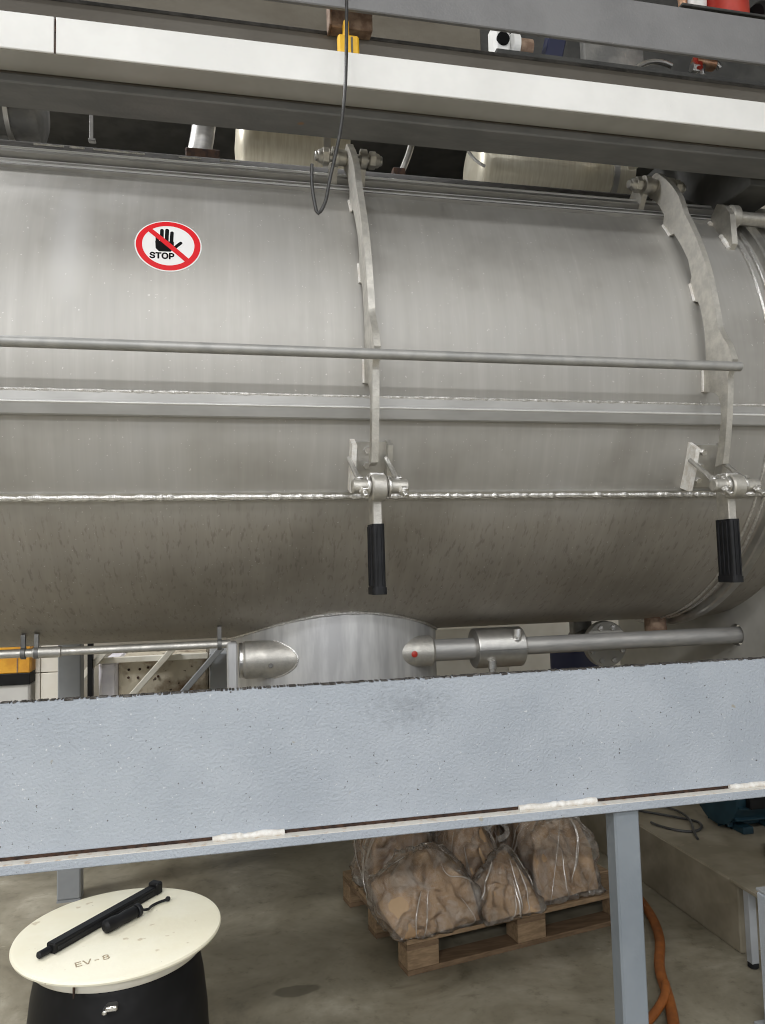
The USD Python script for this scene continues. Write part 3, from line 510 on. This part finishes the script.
part(va, 'collar', lathe([(.03, 0), (.05, .006), (.05, .035), (.03, .04)], (1.175, 2.74, 3.755), (1, 0, 0), 28), 'paint_white'); part(va, 'stem', cyl((1.215, 2.74, 3.755), (1.27, 2.74, 3.755), .038, 20), 'rust_brown')
single('blue_strut', rot(bx(1.325, 1.40, 2.70, 2.76, 3.60, 3.95, .004), .25, [0, 1, 0], (1.36, 2.73, 3.75)), 'blue_dark', 'dark blue strut in the slot under the upper beam', 'strut')
single('duct_panel', bx(1.52, 1.80, 2.76, 2.80, 3.61, 3.95, .006), 'dark_steel', 'dim grey duct panel in the slot under the upper beam', 'duct')
single('arched_pipe', tube([(1.84 + .16 * math.cos(q), 2.72, 3.60 + .16 * math.sin(q)) for q in np.linspace(1.2, PI + .3, 24)], .011, 10), 'steel', 'thin arched steel pipe in the slot under the upper beam', 'pipe')
cu = thing('copper_fitting', 'copper and red pipe fitting in the slot at the top right', 'fitting', (2.02, 2.7, 3.75))
part(cu, 'fitting', cyl((1.99, 2.70, 3.765), (2.09, 2.70, 3.765), .028, 16, .006), 'copper'); part(cu, 'handle', bx(1.985, 2.02, 2.675, 2.70, 3.72, 3.785, .006), 'red_paint'); part(cu, 'nut', hexnut((1.975, 2.695, 3.735), (1, 0, 0), .022, .03), 'bright_steel')
part(cu, 'elbow', tube(spline([(2.02, 2.69, 3.70), (2.02, 2.69, 3.725), (2.05, 2.7, 3.775), (2.13, 2.72, 3.77)], 16), .014, 10), 'bright_steel')
rc = thing('red_canister', 'dark red canister above the upper beam in the top right corner', 'canister', (2.06, 2.6, 3.9))
part(rc, 'body', cyl((2.06, 2.57, 3.782), (2.06, 2.57, 4.02), .085, 36, .01), 'red_paint'); part(rc, 'neck', cyl((2.06, 2.57, 4.02), (2.06, 2.57, 4.045), .05, 24), 'dark_steel')
single('orange_hook', tube(spline([(1.85, 2.55, 4.0), (1.845, 2.55, 3.93), (1.85, 2.55, 3.84), (1.86, 2.55, 3.784)], 24), .018, 10), 'copper', 'orange copper pipe bend above the upper beam left of the red canister', 'pipe')
single('silver_valve', lathe([(.02, 0), (.03, .01), (.03, .1), (.036, .13), (.036, .2), (.02, .22)], (1.935, 2.58, 3.782), (0, 0, 1), 24), 'paint_white', 'pale valve head between the orange bend and the red canister', 'valve')
single('black_motor', cyl((2.2, 2.6, 3.88), (2.6, 2.6, 3.88), .0895, 32, .012), 'black_plastic', 'black motor end in the extreme top right corner', 'motor')

# ------------------------------------------------------------------ things behind and below the tank
cd = thing('conduit_pipe', 'thin grey horizontal pipe hung on clips under the left part of the tank', 'pipe', (-.5, 3.02, 1.38))
part(cd, 'pipe', cyl((-2.2, 3.02, 1.394), (.05, 3.02, 1.394), .0155, 16), 'cast_steel')
for x in (-.70, -.655, .0):
    part(cd, 'clip', cat_([lathe([(.017, 0), (.022, .001), (.022, .016), (.017, .017)], (x, 3.02, 1.394), (1, 0, 0), 20), bx(x, x + .016, 3.012, 3.028, 1.405, 1.462, .001)]), 'dark_steel')
part(cd, 'coupler', cyl((-.66, 3.02, 1.394), (-.56, 3.02, 1.394), .0205, 18, .003), 'cast_steel')
ym = thing('yellow_cabinet', 'yellow and black machine cabinet far behind at the left', 'machine', (-1.5, 5.6, 0))
part(ym, 'lower_body', bx(-2.2, -1.21, 5.45, 6.0, 0, .97, .01), 'wall_grey'); part(ym, 'dark_band', bx(-2.2, -1.205, 5.44, 6.0, .97, 1.045, .004), 'black_plastic')
part(ym, 'yellow_body', bx(-2.2, -1.205, 5.44, 6.0, 1.045, 1.20, .006), 'yellow_machine'); part(ym, 'cap', bx(-2.2, -1.2, 5.43, 6.0, 1.20, 1.235, .004), 'yellow_machine'); part(ym, 'seam', bx(-1.285, -1.279, 5.436, 5.45, 1.05, 1.19), 'rust_brown')
wp = thing('wall_panel', 'pale beige wall panels far behind at the left', 'panel', (-1.1, 5.6, 0))
for z0, z1 in ((0, .48), (.486, 1.03), (1.036, 1.9)): 
    for x0, x1 in ((-1.185, -1.155), (-1.15, -.90)): part(wp, 'panel', bx(x0, x1, 5.5, 5.54, z0, z1, .003), 'wall_beige')
cm = thing('worn_machine', 'cream painted machine stained with rust behind the girder, left of the neck', 'machine', (-.35, 5.1, 0))
part(cm, 'body', bx(-.60, -.06, 5.0, 5.6, .1, 1.15, .015), 'cream_worn'); part(cm, 'pale_end', bx(-.715, -.602, 4.99, 5.55, .1, 1.14, .02), 'lilac', 'lilac-white rounded end cover'); part(cm, 'top_strip', bx(-.72, -.06, 4.97, 5.0, 1.13, 1.165, .003), 'lid_rim')
part(cm, 'foot', cat_([bx(x, x + .08, 5.0, 5.08, 0, .1, .004) for x in (-.68, -.2)]), 'dark_steel')
for k in range(8):
    q = (-.55 + .06 * (k % 4) + .02 * rng.random(), 5.0, 1.03 + .05 * (k // 4) + .02 * rng.random()); part(cm, 'bolt', cyl(q, (q[0], 4.992, q[2]), .008, 10), 'rust')
sc_ = single('side_cabinet', bx(-.05, .35, 5.0, 5.5, 0, 1.16, .008), 'paint_grey', 'plain grey cabinet just left of the tank neck, far behind', 'cabinet')
for par, a, b, m in ((cm, (-.255, 4.945, 1.22), (-.58, 4.945, .86), 'lid_rim'), (cm, (-.655, 4.945, 1.22), (-.88, 4.945, .97), 'lid_rim'), (cm, (.03, 4.96, 1.2), (-.24, 4.96, .90), 'paint_grey')):
    d = np.array(b) - np.array(a); L = np.linalg.norm(d); t = bx(-.018, .018, -.02, .02, 0, L, .003); u = d / L
    t.apply_transform(trimesh.geometry.align_vectors([0, 0, 1], u)); t.apply_translation(a); part(par, 'brace', t, m)
single('dark_column', bx(-.765, -.735, 4.9, 4.95, 0, 1.5, .003), 'black_plastic', 'thin dark column left of the rust stained machine', 'column')
single('blue_drum', lathe([(.16, 0), (.17, .01), (.17, 1.1), (.15, 1.14)], (2.50, 5.1, 0), (0, 0, 1), 36), 'blue_dark', 'dark blue drum far behind, left of the pipe flange', 'drum')
single('floor_curb', bx(.55, 2.2, 5.6, 5.75, 0, 1.2, .01), 'wall_beige', 'low beige partition wall behind the tank neck', 'wall')

# ------------------------------------------------------------------ right: plinth, motor, hoses, table
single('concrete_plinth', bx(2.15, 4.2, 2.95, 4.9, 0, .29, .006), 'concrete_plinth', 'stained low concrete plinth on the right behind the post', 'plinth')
mo = thing('teal_motor', 'dark teal electric motor lying on the concrete plinth', 'motor', (2.6, 3.6, .29))
part(mo, 'body', lathe([(.10, 0), (.15, .01), (.15, .34), (.12, .36), (.11, .42)], (2.50, 3.58, .460), (1, .1, 0), 36), 'teal_motor')
for k in range(14):
    a = k * 2 * PI / 14; part(mo, 'fin', rot(bx(2.52, 2.83, 3.575, 3.585, .605, .627, .002), a, [1, .1, 0], (2.50, 3.58, .460)), 'teal_motor')
part(mo, 'foot', cat_([bx(2.56, 2.62, 3.44, 3.72, .29, .325, .004), bx(2.74, 2.80, 3.44, 3.72, .29, .325, .004)]), 'teal_motor')
part(mo, 'terminal_box', bx(2.58, 2.72, 3.40, 3.47, .42, .54, .006), 'black_plastic')
loop = [(2.22, 3.72, .298), (2.26, 3.60, .298), (2.36, 3.54, .298), (2.44, 3.62, .303), (2.40, 3.74, .298), (2.32, 3.84, .298), (2.26, 3.94, .298), (2.34, 4.02, .298), (2.44, 3.86, .304), (2.38, 3.6, .306), (2.30, 3.44, .298)]
single('black_cable', tube(spline(loop, 120), .0065, 8), 'cable', 'loop of thin dark cable lying on the concrete plinth', 'cable')
sk = thing('rusty_casting', 'rusty casting with small pale stud on the far end of the plinth', 'casting', (2.5, 4.15, .29))
part(sk, 'base', bx(2.36, 2.72, 4.05, 4.35, .29, .38, .01), 'rust'); part(sk, 'stud', cyl((2.43, 4.02, .29), (2.43, 4.02, .37), .017, 14, .003), 'steel'); part(sk, 'top_plate', bx(2.30, 2.62, 4.03, 4.2, .38, .40, .003), 'rust_brown')
for k, (x, y, l) in enumerate(((2.48, 3.16, .16), (2.40, 3.08, .12))):
    single('steel_offcut', rot(bx(x, x + l, y, y + .018, .29, .306, .002), .9 - 1.3 * k, [0, 0, 1], (x, y, .29)), 'dark_steel', ('short dark steel offcut lying on the near end of the plinth', 'smaller steel offcut beside the other one on the plinth')[k], 'offcut')
lt = thing('low_steel_table', 'low sheet steel table on thin legs at the near end of the plinth', 'table', (2.5, 2.8, 0))
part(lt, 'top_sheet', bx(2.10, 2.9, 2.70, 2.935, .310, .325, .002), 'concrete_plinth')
for x, y in ((2.112, 2.863), (2.112, 2.72), (2.86, 2.863), (2.86, 2.72)):
    if x < 2.2 and y < 2.8: continue
    lgp = part(lt, 'leg', bx(x, x + .034, y - .03, y + .004, .02, .31, .002), 'paint_grey'); part(lgp, 'leg_foot', cyl((x + .017, y - .013, 0), (x + .017, y - .013, .022), .022, 16, .004), 'black_rubber')
part(lt, 'leg', bx(2.20, 2.235, 2.705, 2.74, 0, .31, .002), 'paint_grey')
sp_ = thing('short_post', 'short pale blue-grey steel post at the right edge', 'post', (1.85, 2.45, 0))
part(sp_, 'column', bx(1.89, 1.975, 2.41, 2.49, .01, .47, .004), 'paint_blue'); part(sp_, 'cap_plate', bx(1.895, 2.06, 2.40, 2.50, .47, .48, .002), 'paint_grey'); part(sp_, 'base_plate', bx(1.87, 2.0, 2.38, 2.52, 0, .01, .002), 'paint_grey')
h1 = spline([(2.04, 3.7, .022), (1.97, 3.36, .022), (1.85, 3.08, .022), (1.735, 2.90, .022), (1.66, 2.73, .022), (1.575, 2.56, .022), (1.45, 2.3, .022)], 60)
single('orange_hose', tube(h1, .021, 14), 'orange_hose', 'thick orange hose lying on the floor right of the post', 'hose')
h2 = spline([(1.66, 2.74, .058), (1.615, 2.68, .045), (1.55, 2.63, .03), (1.48, 2.59, .02), (1.36, 2.55, .02)], 30)
single('orange_hose', tube(h2, .016, 12), 'orange_hose', 'thinner orange hose branching left over the thick one', 'hose')

# ------------------------------------------------------------------ drum with lid and tools
DC = np.array([-.243, 2.045, 0.]); DZ = .80
dr = thing('plastic_drum', 'black plastic drum standing on the floor, lower left', 'drum', DC)
part(dr, 'body', lathe([(.18, 0), (.20, .012), (.206, .05), (.214, .2), (.217, .38), (.215, .5), (.210, .60), (.201, .68), (.190, .735), (.182, .752)], DC, (0, 0, 1), 72), 'black_plastic')
part(dr, 'hoop', lathe([(.214, 0), (.2205, .006), (.2205, .016), (.214, .022)], DC + [0, 0, .33], (0, 0, 1), 72, cap=False), 'black_plastic')
part(dr, 'ring_latch', cat_([bx(DC[0] - .005, DC[0] + .02, DC[1] - .214, DC[1] - .19, .715, .727, .003), bx(DC[0] - .012, DC[0] - .002, DC[1] - .214, DC[1] - .19, .709, .719, .003)]), 'bright_steel')
ld = thing('drum_lid', 'cream round board lid resting on the black drum', 'lid', DC + [0, 0, .752])
part(ld, 'rim_ring', lathe([(.18, 0), (.203, .002), (.209, .010), (.219, .034), (.20, .034)], DC + [0, 0, .752], (0, 0, 1), 96), 'lid_rim', 'white rim below the board'); part(ld, 'rim_joint', bx(DC[0] - .072, DC[0] - .069, DC[1] - .2135, DC[1] - .20, .755, .785), 'rust')
board = lathe([(.231, 0), (.243, .003), (.245, .008), (.243, .0125), (.234, .014), (.12, .0142), (.01, .0142)], DC + [0, 0, .786], (0, 0, 1), 128)
part(ld, 'board', board, 'lid'); LZ = .8003
tx = meshkit.text_mesh('EV-8', .022, .0006); v = tx.vertices; v[:, 2] += LZ
ta = .30; c, s = math.cos(ta), math.sin(ta); tx.vertices = np.c_[-.318 + c * v[:, 0] - s * v[:, 1], 1.873 + s * v[:, 0] + c * v[:, 1], v[:, 2]]
part(ld, 'writing', tx, 'ink', 'faded brown handwritten marks', smooth=False)
# black bar
A_, B_ = np.array([-.385, 1.953]), np.array([-.172, 2.232]); d = (B_ - A_) / np.linalg.norm(B_ - A_); ang = math.atan2(d[1], d[0]); Lb = np.linalg.norm(B_ - A_)
def along(t): t = rot(t, ang, [0, 0, 1], (0, 0, 0)); t.apply_translation([A_[0], A_[1], LZ]); return t
bar = thing('black_bar', 'long flat black bar tool lying across the drum lid', 'tool', (*A_, LZ))
part(bar, 'bar', along(bx(0, Lb, -.0135, .0135, .0005, .024, .003)), 'black_plastic'); part(bar, 'head', along(bx(Lb - .012, Lb + .012, -.017, .017, .0005, .032, .004)), 'black_plastic')
part(bar, 'tip', along(cyl((-.032, .003, .010), (.004, .003, .010), .008, 14, .003)), 'black_rubber'); part(bar, 'edge_strip', along(bx(.01, Lb - .02, -.015, -.013, .008, .016, .0006)), 'black_rubber')
# scriber with bent hook
A_ = np.array([-.276, 2.018]); B_ = np.array([-.140, 2.170]); d = (B_ - A_) / np.linalg.norm(B_ - A_); ang = math.atan2(d[1], d[0])
sc = thing('hook_pick', 'small black handled pick with bent thin shaft on the drum lid', 'tool', (*A_, LZ))
part(sc, 'handle', along(lathe([(.008, 0), (.0155, .006), (.016, .03), (.0135, .05), (.0155, .07), (.0145, .095), (.008, .103)], (0, 0, .0165), (1, 0, 0), 20)), 'black_plastic')
part(sc, 'ferrule', along(cyl((.10, 0, .0165), (.112, 0, .0165), .0165, 18, .002)), 'black_rubber')
part(sc, 'shaft', along(tube(spline([(.11, 0, .016), (.135, -.008, .010), (.155, .004, .006), (.185, .004, .006), (.205, -.004, .006)], 30), .0035, 8)), 'black_rubber'); part(sc, 'tip', along(lathe([(.001, -.007), (.005, -.005), (.007, 0), (.005, .005), (.001, .007)], (.206, -.004, .0075), (1, 0, 0), 12)), 'black_rubber')

# ------------------------------------------------------------------ pallet and wrapped bags
PA, PO = math.radians(10.0), np.array([.747, 3.15, 0.])
def onpal(t): t = rot(t, PA, [0, 0, 1], (0, 0, 0)); t.apply_translation(PO); return t
pl = thing('wooden_pallet', 'wooden pallet on the floor under the wrapped bags', 'pallet', PO)
for k in range(7):
    w = (.145, .1, .1, .12, .1, .1, .145)[k]; y = np.linspace(0, .8, 7)[k] - (0, .03, .045, .06, .055, .07, .145)[k]
    part(pl, 'deck_board', onpal(bx(0, 1.2, y, y + w, .122, .144 - .002 * rng.random(), .003)), 'wood')
for x in (0, .5275, 1.055):
    part(pl, 'stringer', onpal(bx(x, x + .145, 0, .8, .10, .122, .002)), 'wood_dark')
for y in (0, .35, .7):
    part(pl, 'bottom_board', onpal(bx(0, 1.2, y, y + .1, 0, .022, .002)), 'wood_dark')
    for x in (0, .5275, 1.055): part(pl, 'block', onpal(bx(x, x + .145, y, y + .1, .022, .10, .003)), 'wood')
def bag(name, label, pts, seed, tie=None):
    """pts: local (u, v, z) corner points on the pallet; contents = lumpy hull, film = looser hull with drawn creases"""
    P = np.asarray(pts, float); c = P.mean(0)
    def shape(Q, amp, fr, edge, sd, crease, sm):
        h = m3.Manifold.hull_points(Q.astype(np.float32)).refine_to_length(edge); t = tri(h); t.merge_vertices()
        trimesh.smoothing.filter_taubin(t, iterations=sm)
        v = t.vertices; n = t.vertex_normals
        q = (v - c) * fr + sd * 13.7
        a = meshkit.fbm(q, 4, sd) - .5
        th = np.arctan2(v[:, 1] - c[1], v[:, 0] - c[0])
        w = meshkit.fbm(np.c_[np.cos(th) * 2.2 + sd + v[:, 2] * 3, np.sin(th) * 2.2 - v[:, 2] * 2.5, v[:, 2] * 8 + a * 3], 3, sd + 5)
        rid = 1 - np.abs(2 * w - 1) * 2.2; rid = np.clip(rid, -1, 1)
        dsp = amp * a + crease * np.clip(rid, 0, 1) ** 2
        t.vertices = v + n * dsp[:, None]; t.vertices[:, 2] = np.maximum(t.vertices[:, 2], .1455); return onpal(t)
    Q = c + (P - c) * np.array([.955, .955, .95]); Q[:, 2] = np.maximum(Q[:, 2] , .148)
    t = thing(name, label, 'bag', onpal(trimesh.Trimesh([[c[0], c[1], .145]], process=False)).vertices[0], None)
    part(t, 'contents', shape(Q, .035, 5, .016, seed, .0, 2), 'kraft', 'brown paper contents', smooth=True)
    part(t, 'film', shape(P, .02, 5, .011, seed + 1, .026, 8), 'film', 'clear crumpled plastic film', smooth=True)
    fm = shape(P, .02, 5, .011, seed + 1, .026, 8); fv = fm.vertices; cc = onpal(trimesh.Trimesh([c * [1, 1, .6]], process=False)).vertices[0]; fd = fv - cc; fd /= np.linalg.norm(fd, axis=1)[:, None]
    pk = fd[np.argmax(fv[:, 2])]; r2 = np.random.default_rng(100 + seed)
    for k in range(9):
        th = -PI / 2 + (r2.random() - .5) * 4.2; out = np.array([math.cos(th), math.sin(th), -.55 + .5 * r2.random()]); out /= np.linalg.norm(out); t0, t1 = .05 + .25 * r2.random(), .55 + .45 * r2.random(); wob = (r2.random(3) - .5) * 1.6; pts = []
        for q in np.linspace(t0, t1, 12):
            dd = pk * (1 - q) + out * q + wob * math.sin(q * PI) * .6; dd /= np.linalg.norm(dd); m_ = fd @ dd; ix = np.argsort(-m_)[:4]; pts.append(fv[ix].mean(0) + dd * .002)
        pts = np.array(pts); pts[1:-1] = (pts[:-2] + pts[1:-1] * 2 + pts[2:]) / 4; L_ = np.linspace(-1, 1, 26)
        part(t, 'fold', tube(spline(pts, 26), .0008 + .0026 * (1 - L_ ** 2) * (.5 + r2.random()), 7), 'film_fold', smooth=True)
    if tie is not None: 
        part(t, 'tied_end', onpal(tube(spline(tie, 30), np.interp(np.linspace(0, 1, 30), [0, .4, 1], [.016, .008, .014]), 9)), 'film')
    return t
def quad(u0, u1, v0, v1, z=.146): return [(u0, v0, z), (u1, v0, z), (u1, v1, z), (u0, v1, z)]
bag('wrapped_bag', 'plastic wrapped brown bag with a tall peak, front left corner of the pallet', quad(-.02, .36, -.01, .30) + [(-.09, .20, .31), (-.08, .08, .24), (-.05, .02, .18), (.05, .05, .34), (.13, .08, .455), (.16, .10, .46), (.24, .05, .38), (.33, .04, .31), (.38, .10, .20), (.08, .30, .38), (.30, .26, .38), (.02, .16, .36)], 1)
bag('wrapped_bag', 'upright wrapped bag between the peaked bag and the small tied one', quad(.32, .58, .16, .40) + [(.33, .19, .44), (.38, .18, .50), (.46, .20, .50), (.53, .25, .45), (.34, .36, .46), (.56, .22, .28), (.31, .18, .26)], 4, [(.50, .2, .455), (.57, .18, .475), (.60, .18, .44), (.55, .17, .41)])
bag('wrapped_bag', 'small tied plastic bag at the middle of the pallet front edge', quad(.36, .64, -.03, .17) + [(.36, -.03, .19), (.40, .0, .27), (.46, .05, .36), (.50, .08, .405), (.53, .09, .405), (.61, .02, .27), (.67, .05, .18), (.37, .1, .26)], 7)
bag('wrapped_bag', 'broad wrapped bag at the right end of the pallet beside the post', quad(.65, 1.0, .02, .36) + [(.65, .05, .32), (.70, .09, .42), (.78, .12, .465), (.90, .13, .47), (.97, .13, .45), (1.02, .1, .33), (.70, .34, .44), (.97, .34, .45)], 10)
bag('wrapped_bag', 'brown bag standing at the back left of the pallet', quad(.02, .32, .40, .72) + [(.02, .42, .36), (.10, .44, .54), (.26, .44, .56), (.32, .46, .45), (.06, .7, .48), (.28, .7, .5)], 13)
bag('wrapped_bag', 'dim wrapped bag behind the small tied one at the back', quad(.42, .72, .42, .74) + [(.42, .44, .46), (.48, .46, .60), (.62, .46, .60), (.72, .46, .48), (.46, .72, .55), (.70, .72, .55)], 16)
bag('wrapped_bag', 'dark wrapped bag at the back right of the pallet', quad(.80, 1.15, .42, .74) + [(.80, .44, .48), (.88, .46, .60), (1.05, .46, .62), (1.15, .46, .5), (.84, .72, .55), (1.12, .72, .55)], 19)
